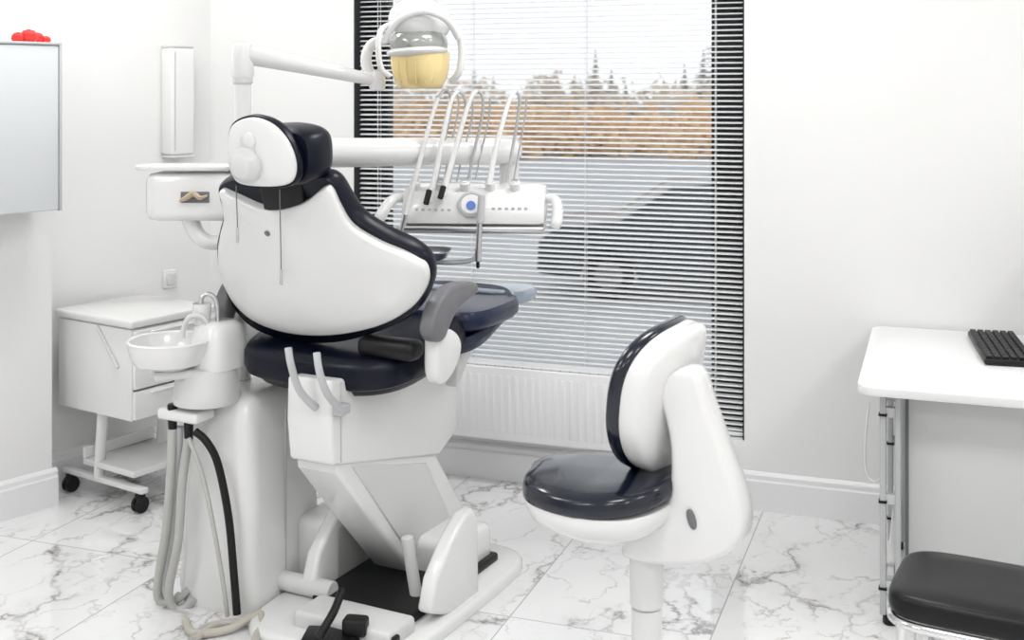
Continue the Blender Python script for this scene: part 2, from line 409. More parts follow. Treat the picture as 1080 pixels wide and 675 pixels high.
# ------------------------------------------------------------------ dental chair
K = Fr(27.1)
g = G('dental_chair', K, (-2.05, 3.1, .6))
le = math.radians(27)
P0 = K.V(333, 345, 3.55); ax = Vector((1, 0, 0)); ay = Vector((0, -math.sin(le), math.cos(le))); an = Vector((0, -math.cos(le), -math.sin(le)))
def plane2(px, P0, ax, ay, an, n=5):
    o = []
    for u, v in px:
        p = K.RP(u, v, P0, an)-P0; o.append(Vector((p.dot(ax), p.dot(ay))))
    return cr(o, n, True)
shell_px = [(230, 203), (246, 208), (284, 221), (318, 215), (338, 201), (346, 203), (355, 222), (368, 243), (394, 262), (422, 278), (439, 293), (441, 313), (428, 332), (398, 346), (350, 353), (302, 351), (264, 341), (241, 324), (228, 300), (225, 272), (229, 250), (234, 232), (232, 214)]
cush_px = [(224, 202), (238, 194), (262, 192), (298, 193), (330, 191), (345, 198), (357, 218), (371, 239), (397, 259), (424, 276), (439, 293), (441, 318), (426, 343), (394, 357), (350, 366), (300, 365), (258, 355), (234, 334), (221, 303), (218, 272), (223, 250), (228, 232), (224, 214)]
so = plane2(shell_px, P0, ax, ay, an); co = plane2(cush_px, P0, ax, ay, an)
wf = lambda x, y: -.28*x*x
pillow(g, 'back_shell', so, P0, ax, ay, an, [(0, -.03), (.985, -.03), (1, -.02), (1, .0), (.992, .007), (.97, .011), (.85, .016), (.5, .022), (0, .024)], M_pl, wf)
pillow(g, 'back_cushion', co, P0, ax, ay, an, [(0, -.016), (.985, -.016), (1.0, -.024), (1.01, -.042), (1, -.062), (.97, -.075), (.85, -.082), (.5, -.084), (0, -.084)], M_navy, wf)
lp = K.RP(282, 246, P0+an*.021, an); lathe(g, 'logo_badge', [(0, 0), (.009, 0), (.009, .003), (.006, .004), (0, .004)], lp, M_grey, an, 16)
for nm, u0, v0, v1 in (('a', 249, 196, 240), ('b', 295, 200, 284)):
    pts = [K.RP(u0+i*.3, v0+(v1-v0)*i/5, P0+an*(.034), an) for i in range(6)]
    tube(g, f'bib_chain_{nm}', pts, .0016, M_grey, 0, 6)
    e = pts[-1]; cyl(g, f'bib_clip_{nm}', e, e+Vector((.002, -.002, -.045)), .0045, M_metal, b=.001, n=10)
# headrest
hl = math.radians(8); ayh = Vector((0, -math.sin(hl), math.cos(hl))); anh = Vector((0, -math.cos(hl), -math.sin(hl)))
PH = K.V(277, 160, 3.22)
hp = [(252, 126), (268, 123), (286, 129), (301, 143), (311, 163), (313, 182), (305, 195), (280, 198), (252, 194), (242, 178), (240, 150), (243, 134)]
ho = plane2(hp, PH, ax, ayh, anh)
pillow(g, 'headrest_shell', ho, PH, ax, ayh, anh, [(0, -.03), (.97, -.03), (.975, -.01), (.975, -.002), (.96, .004), (.92, .008), (.6, .012), (0, .013)], M_pl)
pillow(g, 'headrest_piping', ho, PH, ax, ayh, anh, [(0, -.034), (1.0, -.034), (1.04, -.022), (1.04, -.012), (1.02, -.004), (0, -.004)], M_navy)
hco = plane2([(252, 140), (280, 136), (306, 140), (319, 150), (322, 170), (320, 188), (308, 199), (280, 202), (252, 198), (244, 182), (243, 160), (245, 146)], PH, ax, ayh, anh)
pillow(g, 'headrest_cushion', hco, PH, ax, ayh, anh, [(0, -.03), (.9, -.03), (.97, -.045), (1.0, -.075), (1.0, -.11), (.97, -.13), (.88, -.14), (.5, -.14), (0, -.135)], M_navy)
kp = K.RP(261, 174, PH+anh*.012, anh)
lathe(g, 'headrest_knob', [(0, 0), (.049, 0), (.051, .010), (.047, .020), (.038, .025), (.036, .030), (.028, .035), (0, .037)], kp, M_pl2, anh)
kp2 = K.RP(264, 147, PH+anh*.010, anh)
lathe(g, 'headrest_release', [(0, 0), (.022, 0), (.021, .01), (.015, .014), (0, .015)], kp2, M_pl, anh)
box(g, 'knob_bridge', (kp+kp2)/2, (.045, .02, .085), M_pl2, .008, R=Matrix.Rotation(hl, 3, 'X'))
sl = K.V(285, 207, 3.33); box(g, 'headrest_slider', sl+Vector((.01, .05, 0)), (.15, .03, .13), M_blk, .01, R=Matrix.Rotation(le*.6, 3, 'X'))
# seat
tl = math.radians(9)
sax = Vector((1, 0, 0)); say = Vector((0, math.cos(tl), math.sin(tl))); sn = Vector((0, -math.sin(tl), math.cos(tl)))
SO = Vector((-2.15, 3.12, .808))
pillow(g, 'seat_cushion', se(.31, .29, 3.6), SO, sax, say, sn, [(0, -.05), (.93, -.05), (.99, -.038), (1, -.015), (.99, .02), (.95, .038), (.85, .046), (.5, .042), (0, .036)], M_navy)
pillow(g, 'seat_shell', se(.295, .27, 3.2), SO, sax, say, sn, [(0, -.085), (.8, -.085), (.95, -.07), (1, -.048), (0, -.048)], M_blk)
box(g, 'back_hinge', (-1.90, 2.93, .845), (.20, .08, .06), M_blk, .025)
# leg rest
LO = Vector((-2.10, 3.53, .852)); lt = math.radians(-2)
lay = Vector((0, math.cos(lt), math.sin(lt))); ln = Vector((0, -math.sin(lt), math.cos(lt)))
def taper(p, b, k=.24): return Vector((p.x*(1-k*(p.y/b+1)/2), p.y))
lo_ = [taper(p, .27) for p in se(.30, .27, 4)]
pillow(g, 'leg_rest_cushion', lo_, LO, sax, lay, ln, [(0, -.035), (.95, -.035), (1, -.02), (1, .008), (.97, .028), (.85, .034), (0, .032)], M_navy_lit)
lt2 = math.radians(12)
pillow(g, 'leg_rest_underside', [taper(p, .27) for p in se(.285, .27, 4)], LO+Vector((0, .0, -.035)), sax, (0, math.cos(lt2), math.sin(lt2)), (0, -math.sin(lt2), math.cos(lt2)), [(0, -.035), (.85, -.035), (.97, -.015), (1, .01), (.95, .03), (0, .03)], M_navy_lit)
fo = [taper(p, .14, .12) for p in se(.225, .15, 3.6)]
pillow(g, 'foot_pad_cover', fo, LO+Vector((0, .30, -.005)), sax, lay, ln, [(0, -.018), (.9, -.018), (1.0, -.004), (1.01, .014), (.97, .034), (.85, .04), (0, .04)], M_foot)
prism(g, 'leg_rest_linkage', [(-1.93, 3.38, .78), (-1.93, 3.60, .81), (-1.93, 3.52, .76), (-1.93, 3.38, .62)], (-.05, 0, 0), M_pl2, .008)
# pump housing under seat and lift arm
def sideX(px, X, n=0):
    q = [K.RP(u, v, (X, 0, 0), (1, 0, 0)) for u, v in px]
    return cr(q, n, True) if n else q
prism(g, 'seat_carriage', sideX([(350, 402), (400, 392), (462, 388), (484, 400), (482, 455), (464, 480), (352, 492), (349, 450)], -2.0), (-.16, 0, 0), M_pl, .012)
prism(g, 'carriage_rear_cover', [(-2.165, 2.83, .76), (-2.0, 2.83, .76), (-2.0, 2.83, .52), (-2.165, 2.83, .54)], (0, -.012, 0), M_pl, .004)
prism(g, 'lift_arm', sideX([(356, 482), (460, 478), (476, 508), (500, 553), (498, 592), (470, 612), (436, 606), (400, 560), (356, 500)], -2.01), (-.15, 0, 0), M_pl, .014)
prism(g, 'lift_arm_panel', sideX([(372, 492), (450, 488), (482, 560), (455, 592), (430, 580)], -2.005), (-.01, 0, 0), M_pl2, .003)
tube(g, 'back_strap_1', [K.V(304, 367, 3.38), K.V(307, 385, 3.36), K.V(316, 412, 3.37), K.V(334, 431, 3.40)], .011, M_lgrey, 6, 10, .5)
tube(g, 'back_strap_2', [K.V(334, 372, 3.34), K.V(337, 392, 3.32), K.V(345, 415, 3.33), K.V(360, 433, 3.38)], .011, M_lgrey, 6, 10, .5)
box(g, 'strap_bracket', K.V(350, 430, 3.42), (.10, .05, .03), M_lgrey, .006)
# armrests
ap = [(499, 297), (486, 299), (474, 306), (464, 320), (458, 338), (457, 352), (462, 361), (470, 358), (477, 341), (486, 325), (497, 315), (505, 308), (505, 300)]
ao = sideX(ap, -1.74, 4)
prism(g, 'armrest_pad_right', ao, (-.05, 0, 0), M_grey, .012)
bp_ = [(462, 366), (463, 352), (472, 346), (484, 352), (488, 366), (483, 386), (474, 402), (466, 406), (462, 392)]
prism(g, 'armrest_bracket_right', sideX(bp_, -1.75, 4), (-.05, 0, 0), M_pl, .012)
prism(g, 'armrest_pad_left', [p+Vector((-.76, 0, .0)) for p in ao], (-.05, 0, 0), M_grey, .012)
prism(g, 'armrest_bracket_left', [p+Vector((-.74, 0, 0)) for p in sideX(bp_, -1.75, 4)], (-.05, 0, 0), M_pl, .012)
# base
bo = se(.29, .46, 5)
pillow(g, 'base_plate', bo, (-2.04, 3.17, 0), (1, 0, 0), (0, 1, 0), (0, 0, 1), [(0, .001), (1, .001), (1, .02), (.985, .03), (.95, .035), (0, .035)], M_pl)
fin = sideX([(454, 648), (460, 612), (476, 572), (492, 543), (500, 537), (505, 543), (506, 628), (498, 640), (478, 650)], -1.78)
prism(g, 'base_cheek_right', fin, (-.05, 0, 0), M_pl, .014)
prism(g, 'base_cheek_left', [p+Vector((-.42, 0, 0)) for p in fin], (-.05, 0, 0), M_pl, .014)
box2(g, 'base_well', (-2.2, 2.95, .03), (-1.84, 3.5, .06), M_blk, .01)
box2(g, 'base_hinge_block', (-2.18, 3.25, .03), (-1.86, 3.5, .16), M_pl, .03)
cyl(g, 'hydraulic_strut', K.V(429, 566, 3.62), K.V(441, 640, 3.62), .019, M_pl2)
box(g, 'base_front_step', (-1.98, 2.86, .05), (.34, .14, .06), M_pl2, .015)

# ------------------------------------------------------------------ foot control
g = G('foot_control_pedal', K, K.V(355, 660, 3.4))
b0 = K.V(350, 662, 3.36); zf = .037
box(g, 'pedal_base', (b0.x, b0.y, zf+.012), (.16, .10, .022), M_blk, .006, yaw=.4)
tube(g, 'pedal_lever', [K.V(336, 672, 3.3), K.V(352, 645, 3.36), K.V(361, 622, 3.42)], .012, M_blk, 4, 10)
box(g, 'pedal_plate', K.V(375, 660, 3.36), (.07, .05, .05), M_blk, .01, yaw=.3)
box(g, 'pedal_plate_2', K.V(405, 672, 3.34), (.09, .03, .02), M_blk, .006, yaw=.1)

# ------------------------------------------------------------------ cuspidor unit
g = G('dental_spittoon_unit', K, (-2.47, 3.0, .4))
x0, x1, y0, y1 = -2.62, -2.335, 2.82, 3.2
def rrect(x0, x1, y0, y1, r, z, n=6):
    o = []
    for cx_, cy_, a0 in ((x1-r, y1-r, 0), (x0+r, y1-r, 90), (x0+r, y0+r, 180), (x1-r, y0+r, 270)):
        for k in range(n+1):
            a = math.radians(a0+90*k/n); o.append(Vector((cx_+r*math.cos(a), cy_+r*math.sin(a), z)))
    return o
rings = [rrect(x0+.0, x1, y0, y1, .05, .0), rrect(x0-.01, x1+.005, y0-.005, y1, .05, .05), rrect(x0-.005, x1+.003, y0-.003, y1, .055, .2), rrect(x0+.0, x1-.005, y0+.005, y1, .06, .4), rrect(x0+.015, x1-.02, y0+.015, y1, .06, .58), rrect(x0+.03, x1-.03, y0+.03, y1-.01, .06, .635), rrect(x0+.06, x1-.06, y0+.06, y1-.05, .06, .66)]
loft(g, 'cabinet_body', rings, M_pl, sharp=60)
box2(g, 'plinth_link', (-2.36, 3.06, 0.002), (-2.2, 3.34, .24), M_pl, .03)
cyl(g, 'supply_conduit', (-2.34, 2.98, .065), (-2.14, 2.98, .065), .03, M_pl2)
box2(g, 'side_seam', (x1+.003, 2.99, .05), (x1+.007, 2.994, .6), M_lgrey)
nk = K.V(218, 410, 3.66)
lathe(g, 'bowl_turntable', [(0, 0), (.1, 0), (.105, .015), (.1, .03), (.092, .10), (.085, .11), (0, .11)], (nk.x, nk.y, .64), M_pl2)
rings = []
for zz, s in ((.745, 1.1), (.78, 1.1), (.84, .95), (.87, .85), (.885, .6)):
    rings.append([Vector((nk.x+.02+p.x*s, nk.y+.03+p.y*s, zz)) for p in se(.068, .085, 3, 32)])
loft(g, 'filler_column', rings, M_pl, sharp=60)
bc = K.V(179, 359, 3.62); R = .126
lathe(g, 'bowl', [(0, -.085), (.06, -.085), (.07, -.08), (.105, -.066), (.118, -.04), (.123, -.02), (R, -.004), (R+.002, .002), (R-.003, .006), (R-.009, .003), (R-.013, -.01), (.098, -.035), (.05, -.05), (.02, -.053), (0, -.054)], bc, M_pl, n=56)
lathe(g, 'bowl_drain', [(0, 0), (.018, 0), (.015, .004), (0, .004)], bc+Vector((0, 0, -.053)), M_metal)
box(g, 'bowl_bracket', ((bc.x+nk.x)/2, (bc.y+nk.y)/2, bc.z-.095), ((bc-nk).length+.02, .14, .028), M_pl2, .012, yaw=math.atan2(nk.y-bc.y, nk.x-bc.x))
tube(g, 'bowl_rinse_spout', [K.V(222, 350, 3.64), K.V(214, 335, 3.63), K.V(200, 334, 3.62), K.V(194, 346, 3.62), K.V(193, 356, 3.62)], .008, M_pl2)
tube(g, 'cup_filler_spout', [K.V(230, 345, 3.66), K.V(228, 318, 3.66), K.V(220, 310, 3.65), K.V(213, 313, 3.64), K.V(212, 320, 3.64)], .007, M_metal)
cp = K.V(213, 342, 3.66)
lathe(g, 'cup', [(0, 0), (.022, 0), (.024, .002), (.029, .065), (.027, .065), (.022, .005), (0, .005)], cp, M_pl)
hy = 2.815
def fp(u, v, dy=0): return K.RP(u, v, (0, hy-dy, 0), (0, 1, 0))
box(g, 'hose_holder', fp(196, 436, .03), (.16, .09, .035), M_pl, .012)
for i, (u, v) in enumerate(((182, 443), (199, 452))):
    p = fp(u, v, .055); cyl(g, f'suction_tip_{i}', p+Vector((0, 0, .05)), p+Vector((0, 0, -.035)), .016, M_blk, r2=.013)
tube(g, 'suction_hose_1', [fp(182, 452, .055), fp(180, 500, .055), fp(175, 560, .05), fp(167, 612, .04), fp(168, 632, .03), fp(180, 636, .02), fp(190, 628, .01)], .014, M_hose)
tube(g, 'suction_hose_2', [fp(199, 462, .055), fp(192, 510, .06), fp(188, 570, .06), fp(178, 622, .05), fp(184, 642, .03), fp(196, 640, .01), fp(204, 630, .0)], .014, M_hose)
tube(g, 'suction_hose_3', [fp(190, 450, .04), fp(186, 505, .035), fp(181, 565, .03), fp(174, 612, .025), fp(177, 628, .02), fp(188, 632, .01), fp(198, 622, .005)], .011, M_lgrey)
tube(g, 'saliva_hose_black', [fp(206, 455, .06), fp(218, 466, .055), fp(230, 490, .04), fp(241, 545, .035), fp(247, 610, .035), fp(250, 648, .04)], .012, M_blk)
tube(g, 'saliva_hose_grey', [fp(199, 462, .075), fp(213, 500, .075), fp(226, 560, .07), fp(236, 620, .06), fp(240, 650, .05)], .007, M_hose)

# floor hoses
g = G('floor_hoses', K, K.V(255, 662, 3.45))
def flo(u, v, z=.015): return K.RP(u, v, (0, 0, z), (0, 0, 1))
tube(g, 'hose_beige_1', [flo(196, 655), flo(205, 668), flo(240, 664), flo(262, 652, .03), flo(275, 648, .03), flo(272, 668, .02), flo(262, 690)], .012, M_beige)
tube(g, 'hose_beige_2', [flo(205, 675), flo(230, 658), flo(265, 657), flo(300, 664), flo(328, 664), flo(345, 660)], .010, M_beige)
tube(g, 'hose_grey', [flo(190, 690), flo(215, 662), flo(250, 657), flo(283, 662), flo(296, 690)], .009, M_hose)

# ------------------------------------------------------------------ operating lamp
pp = K.V(256, 60, 3.86)
PX, PY = pp.x, pp.y
g = G('dental_operating_lamp', K, (PX, PY, 1.3))
zt = K.V(256, 56, 3.86).z
cyl(g, 'pole', (PX, PY, .64), (PX, PY, zt-.02), .027, M_pl)
cyl(g, 'pole_collar', (PX, PY, zt-.10), (PX, PY, zt-.06), .033, M_pl2)
lathe(g, 'pole_head', [(0, -.08), (.034, -.08), (.036, -.07), (.036, .015), (.03, .028), (.012, .033), (0, .033)], (PX, PY, zt), M_pl)
a0 = K.V(258, 57, 3.86); a1 = K.V(398, 85, 4.05)
tube(g, 'spring_arm', [a0, a0+(a1-a0)*.03, a0+(a1-a0)*.5, a0+(a1-a0)*.85, a1], [.030, .033, .026, .022, .02], M_pl, 0, 20)
lathe(g, 'elbow', [(0, -.035), (.024, -.033), (.028, -.02), (.028, .02), (.024, .033), (0, .035)], a1, M_pl, (0, 0, 1))
LZ = 4.05
tube(g, 'yoke_arm', [a1, K.V(390, 78, LZ), K.V(386, 62, LZ), K.V(392, 47, LZ), K.V(408, 41, LZ), K.V(425, 38, LZ)], [.02, .02, .019, .018, .017, .015], M_pl)
hc = K.V(443, 22, LZ)
ell(g, 'head_housing', hc, (.098, .13, .085), M_pl, Matrix.Rotation(.15, 3, 'Y'))
gc = K.V(445, 55, LZ)
ell(g, 'visor_upper', gc+Vector((0, -.02, .03)), (.096, .11, .066), M_smoke)
rings = []
for i in range(9):
    t = i/8; zz = -.0-.125*t; s = (1-t**3*.30)
    rings.append([gc+Vector((p.x*s, p.y*s-.01, zz)) for p in se(.094, .095, 2.6, 40)])
loft(g, 'amber_reflector', rings, M_amber, sharp=60)
for i in range(7):
    a = -2.6+i*.35
    x_, y_ = .095*math.cos(a), .096*math.sin(a)-.01
    tube(g, f'reflector_rib_{i}', [gc+Vector((x_, y_, -.02)), gc+Vector((x_*.99, y_*.99, -.06)), gc+Vector((x_*.88, y_*.88, -.105))], .0025, M_amber, 4, 8)
ell(g, 'visor_band', gc+Vector((0, -.03, .0)), (.104, .105, .026), M_pl, Matrix.Rotation(-.06, 3, 'Y'))
tube(g, 'grab_handle_left', [K.V(414, 25, LZ-.1), K.V(402, 32, LZ-.12), K.V(399, 52, LZ-.13), K.V(402, 72, LZ-.12), K.V(411, 80, LZ-.1)], .010, M_pl)
tube(g, 'grab_handle_right', [K.V(470, 20, LZ), K.V(483, 34, LZ-.02), K.V(487, 55, LZ-.02), K.V(484, 76, LZ-.02), K.V(476, 86, LZ)], .012, M_pl)
tube(g, 'top_rail', [K.V(404, 44, LZ-.1), K.V(420, 22, LZ-.12), K.V(446, 12, LZ-.13), K.V(470, 20, LZ-.1), K.V(484, 40, LZ-.06)], .012, M_pl)
cyl(g, 'top_pivot', K.V(444, 6, LZ), K.V(444, -18, LZ), .03, M_pl2)

# ------------------------------------------------------------------ delivery unit
g = G('dental_delivery_unit', K, K.V(505, 215, 4.1))
b0 = Vector((PX, PY, K.V(256, 162, 3.86).z))
b1 = K.V(545, 159, 4.2)
cyl(g, 'arm_collar', b0+Vector((0, 0, -.06)), b0+Vector((0, 0, .06)), .045, M_pl)
tube(g, 'support_arm', [b0, b0+(b1-b0)*.3, b0+(b1-b0)*.9, b1-(b1-b0)*.015, b1+(b1-b0)*.01], [.045, .05, .047, .043, .028], M_pl, 0, 24)
cyl(g, 'arm_knuckle', b1+Vector((-.03, 0, .05)), b1+Vector((-.03, 0, -.12)), .035, M_pl2)
Rc = Matrix.Rotation(K.a-math.radians(4), 3, 'Z')
BC = K.V(502, 215, 4.1)
def L(x, y, z): return BC+Rc@Vector((x, y, z))
sec = [(-.115, -.055), (-.12, -.03), (-.09, .045), (-.06, .06), (.1, .062), (.12, .03), (.12, -.06), (-.09, -.065)]
rings = []
for x, s in ((-.245, .7), (-.24, .92), (-.22, 1), (.22, 1), (.24, .92), (.245, .7)):
    rings.append([L(x, y*s, z*s) for y, z in sec])
loft(g, 'console_body', rings, M_pl, sharp=40)
box(g, 'console_base', L(-.01, 0, -.078), (.50, .24, .022), M_lgrey, .006, R=Rc)
box(g, 'console_lip', L(-.0, -.13, -.072), (.48, .03, .018), M_metal, .005, R=Rc)
dp = L(-.005, -.108, .008); dn = Rc@Vector((0, -1, .42))
lathe(g, 'dial_bezel', [(0, 0), (.045, 0), (.045, .008), (.037, .011), (.035, .008), (0, .008)], dp, M_lgrey, dn, sx=1)
lathe(g, 'dial_face', [(0, .008), (.034, .008), (.033, .0095), (0, .0096)], dp, M_pl, dn)
lathe(g, 'dial_display', [(0, .009), (.016, .009), (.016, .012), (0, .012)], dp+Rc@Vector((0, -.003, -.006)), M_blue, dn)
for i in range(6):
    box(g, f'key_{i}', L(.07+i*.022, -.110, -.005), (.012, .004, .010), M_lgrey, .001, R=Rc)
    box(g, f'key_b{i}', L(-.19+i*.022, -.112, -.010), (.010, .004, .008), M_lgrey, .001, R=Rc)
for i in range(5):
    xx = -.20+i*.085
    cyl(g, f'holder_{i}', L(xx, -.06, .045), L(xx, -.085, .085), .018, M_pl)
    cyl(g, f'holder_ring_{i}', L(xx, -.083, .082), L(xx, -.087, .090), .013, M_metal)
tube(g, 'handle_right', [L(.22, -.04, .02), L(.27, -.07, .025), L(.285, -.10, .0), L(.283, -.12, -.045), L(.275, -.12, -.065)], [.014, .016, .019, .02, .017], M_pl)
tube(g, 'handle_left', [L(-.22, -.04, .02), L(-.26, -.06, .025), L(-.285, -.10, .012), L(-.31, -.12, -.03), L(-.325, -.12, -.06)], [.014, .016, .018, .02, .017], M_pl)
Z0 = 4.02
wh = [
 [(421, 252), (428, 225), (440, 180), (452, 135), (462, 103), (469, 95), (475, 101), (475, 120), (466, 160), (461, 190)],
 [(452, 212), (459, 185), (468, 140), (476, 106), (483, 96), (490, 103), (490, 125), (480, 165), (474, 192)],
 [(467, 207), (474, 180), (485, 140), (496, 105), (503, 95), (509, 103), (508, 125), (500, 160), (494, 190)],
 [(516, 195), (521, 165), (530, 130), (538, 104), (544, 96), (548, 104), (546, 125), (540, 160), (534, 192)]]
for i, w_ in enumerate(wh):
    n_ = len(w_)
    pts = [K.V(u, v, Z0-.03+.12*j/n_) for j, (u, v) in enumerate(w_)]
    tube(g, f'whip_hose_{i}', pts[:5], [.011, .010, .009, .008, .007][:5], M_pl, 5, 10)
    tube(g, f'whip_arm_{i}', pts[4:], .0055, M_lgrey, 5, 10)
    tube(g, f'whip_spring_{i}', [p+Vector((.012, .03, 0)) for p in pts[5:]], .0035, M_metal, 5, 8)
for i, (u, v, u2, v2) in enumerate(((449, 216, 453, 200), (464, 210, 468, 196))):
    cyl(g, f'handpiece_cap_{i}', K.V(u, v, 3.97), K.V(u2, v2, 3.98), .010, M_blk)
cyl(g, 'long_handpiece', K.V(418, 262, 3.97), K.V(428, 226, 3.97), .005, M_metal, r2=.009, b=.001)
cyl(g, 'syringe_body', K.V(506, 232, 3.94), K.V(504, 276, 3.94), .009, M_metal, r2=.012)
cyl(g, 'syringe_handle', K.V(508, 205, 3.95), K.V(506, 236, 3.94), .012, M_lgrey)
cyl(g, 'syringe_tip', K.V(504, 276, 3.94), K.V(504, 283, 3.94), .006, M_blk)
tc_ = K.V(434, 268, 3.98)
to = se(.125, .085, 4, 48)
pillow(g, 'instrument_tray', to, tc_, Rc@Vector((1, 0, 0)), Rc@Vector((0, 1, 0)), (0, 0, 1), [(0, -.012), (.9, -.012), (.96, -.008), (1.03, .014), (1.06, .016), (1.06, .013), (1.0, .011), (.93, -.006), (0, -.008)], M_metal)
tube(g, 'tray_arm', [tc_+Vector((0, 0, -.018)), K.V(470, 277, 4.0), K.V(498, 274, 4.04), K.V(505, 262, 4.06), K.V(506, 238, 4.08)], .008, M_lgrey)

# ------------------------------------------------------------------ assistant shelf / tissue dispenser
g = G('tissue_dispenser', K, K.V(200, 204, 3.78))
Rk = Matrix.Rotation(K.a, 3, 'Z'); TC = K.V(207, 206, 3.80)
def T(x, y, z): return TC+Rk@Vector((x, y, z))
rings = []
for x, s in ((-.145, .75), (-.135, .93), (-.11, 1), (.1, 1), (.115, .95), (.12, .8)):
    rings.append([T(x, p.x*s, p.y*s) for p in se(.07, .078, 5, 32)])
loft(g, 'box_body', rings, M_pl, sharp=50)
pillow(g, 'top_tray', se(.165, .085, 4), T(-.02, 0, .085), Rk@Vector((1, 0, 0)), Rk@Vector((0, 1, 0)), (0, 0, 1), [(0, 0), (.97, 0), (1, .004), (1, .012), (.98, .014), (0, .012)], M_pl)
box(g, 'slot', T(.015, -.07, .0), (.09, .006, .035), M_grey, .002, R=Rk)
tube(g, 'tissue', [T(-.03, -.075, -.012), T(-.01, -.09, -.002), T(.015, -.085, .012), T(.035, -.09, 0), T(.055, -.078, .006)], [.006, .014, .016, .014, .006], M_tissue, 5, 8, .5)
tube(g, 'bracket', [T(-.02, 0, -.07), T(.0, 0, -.12), T(.04, 0, -.15), T(.10, 0.02, -.15), Vector((PX, PY, T(0, 0, -.13).z))], [.03, .026, .024, .022, .024], M_pl)

# ------------------------------------------------------------------ dentist stool
S = Fr(27.1); ZS = 2.95; k = ZS/3.3
sc0 = S.V(639, 505, ZS); sx_, sy_ = sc0.x, sc0.y
g = G('dentist_stool', S, (sx_, sy_, .5))
z0 = sc0.z-.018*k
def sp_(prof): return [(a, b*k) for a, b in prof]
so = [Vector((p.x*(1+.03*math.copysign(1, p.y)), p.y)) for p in se(.225*k, .225*k, 2.5, 64)]
def sad(x, y): return .012*math.cos(y*10)-.25*max(0, -x-.08)**1.5+.02*max(0, x)/.2
pillow(g, 'seat_cushion', so, (sx_, sy_, z0), (1, 0, 0), (0, 1, 0), (0, 0, 1), sp_([(0, -.02), (.96, -.02), (1, -.010), (1.005, .008), (.99, .024), (.95, .033), (.82, .038), (.5, .036), (0, .032)]), M_seat, sad)
def shw(x, y): return sad(x, y)+(-.02*k*max(0, x+.05)/.2)
pillow(g, 'seat_shell', so, (sx_, sy_, z0), (1, 0, 0), (0, 1, 0), (0, 0, 1), sp_([(0, -.115), (.40, -.115), (.72, -.10), (.90, -.07), (.965, -.042), (.985, -.015), (.97, -.01), (0, -.01)]), M_pl, shw)
sp = [(700, 408), (710, 393), (727, 386), (741, 393), (752, 425), (768, 470), (784, 515), (790, 550), (780, 574), (748, 588), (700, 589), (664, 578), (672, 545), (700, 528), (712, 510), (712, 460)]
spp = cr([S.RP(u, v, (0, sy_, 0), (0, 1, 0)) for u, v in sp], 5, True)
cc = sum(spp, Vector())/len(spp); zmn = min(p.z for p in spp); zmx = max(p.z for p in spp)
rings = []
for dy, ins in ((-.062, .020), (-.060, .012), (-.053, .005), (-.040, 0), (.040, 0), (.053, .005), (.060, .012), (.062, .020)):
    r_ = []
    n_ = len(spp)
    for i, p in enumerate(spp):
        tng = (spp[(i+1) % n_]-spp[i-1]).normalized(); nrm = Vector((tng.z, 0, -tng.x))
        if nrm.dot(cc-p) < 0 and i % 1 == 0:
            pass
        r_.append((p, nrm))
    # orientation of the outline decides which side is inside
    area = sum(spp[i].x*spp[(i+1) % n_].z-spp[(i+1) % n_].x*spp[i].z for i in range(n_))
    sg = -1 if area > 0 else 1
    t_ = [(p.z-zmn)/(zmx-zmn) for p in spp]
    rings.append([Vector((p.x+nr.x*ins*sg, sy_+dy*(1.0-.28*tt), p.z+nr.z*ins*sg)) for (p, nr), tt in zip(r_, t_)])
def fillcaps(g, name, rings, m):
    bm = bmesh.new(); R_ = [[bm.verts.new(p) for p in r] for r in rings]; n = len(R_[0])
    for i in range(len(R_)-1):
        for j in range(n): bm.faces.new((R_[i][j], R_[i][(j+1) % n], R_[i+1][(j+1) % n], R_[i+1][j]))
    f1 = bm.faces.new(R_[0]); f2 = bm.faces.new(R_[-1][::-1])
    bmesh.ops.triangulate(bm, faces=[f1, f2])
    return finish(name, bm, m, g, None, 50)
fillcaps(g, 'back_support', rings, M_pl)
bl = math.radians(10)
bay = Vector((math.sin(bl), 0, math.cos(bl))); ban = Vector((math.cos(bl), 0, -math.sin(bl)))
BO = S.V(706, 416, ZS+.03)
bo_ = [Vector((p.x*(1+.10*p.y/.2), p.y)) for p in se(.235*k, .205*k, 2.5, 64)]
wb = lambda x, y: -1.0*x*x
pillow(g, 'backrest_shell', bo_, BO, (0, 1, 0), bay, ban, sp_([(0, -.012), (.985, -.012), (1, -.004), (1, .028), (.99, .040), (.96, .049), (.85, .056), (.5, .062), (0, .064)]), M_pl, wb)
pillow(g, 'backrest_cushion', bo_, BO, (0, 1, 0), bay, ban, sp_([(0, -.008), (.98, -.008), (1.015, -.012), (1.03, -.024), (1.02, -.040), (.97, -.052), (.8, -.06), (.4, -.063), (0, -.063)]), M_seat, wb)
hs = S.RP(729, 548, (0, sy_-.062, 0), (0, 1, 0))
pillow(g, 'hinge_slot', se(.010, .024, 2.3, 24), hs, (math.cos(.3), 0, math.sin(.3)), (-math.sin(.3), 0, math.cos(.3)), (0, -1, 0), [(0, -.004), (1, -.004), (1, 0), (.9, .001), (0, .001)], M_grey)
pc = S.V(682, 600, ZS-.01)
zc = pc.z
cyl(g, 'gas_column', (pc.x, pc.y, .08), (pc.x, pc.y, .42), .030, M_pl2)
cyl(g, 'column_cover', (pc.x, pc.y, zc-.09), (pc.x, pc.y, zc+.05), .041, M_pl, r2=.043)
cyl(g, 'column_cover_low', (pc.x, pc.y, .2), (pc.x, pc.y, zc-.094), .038, M_pl)
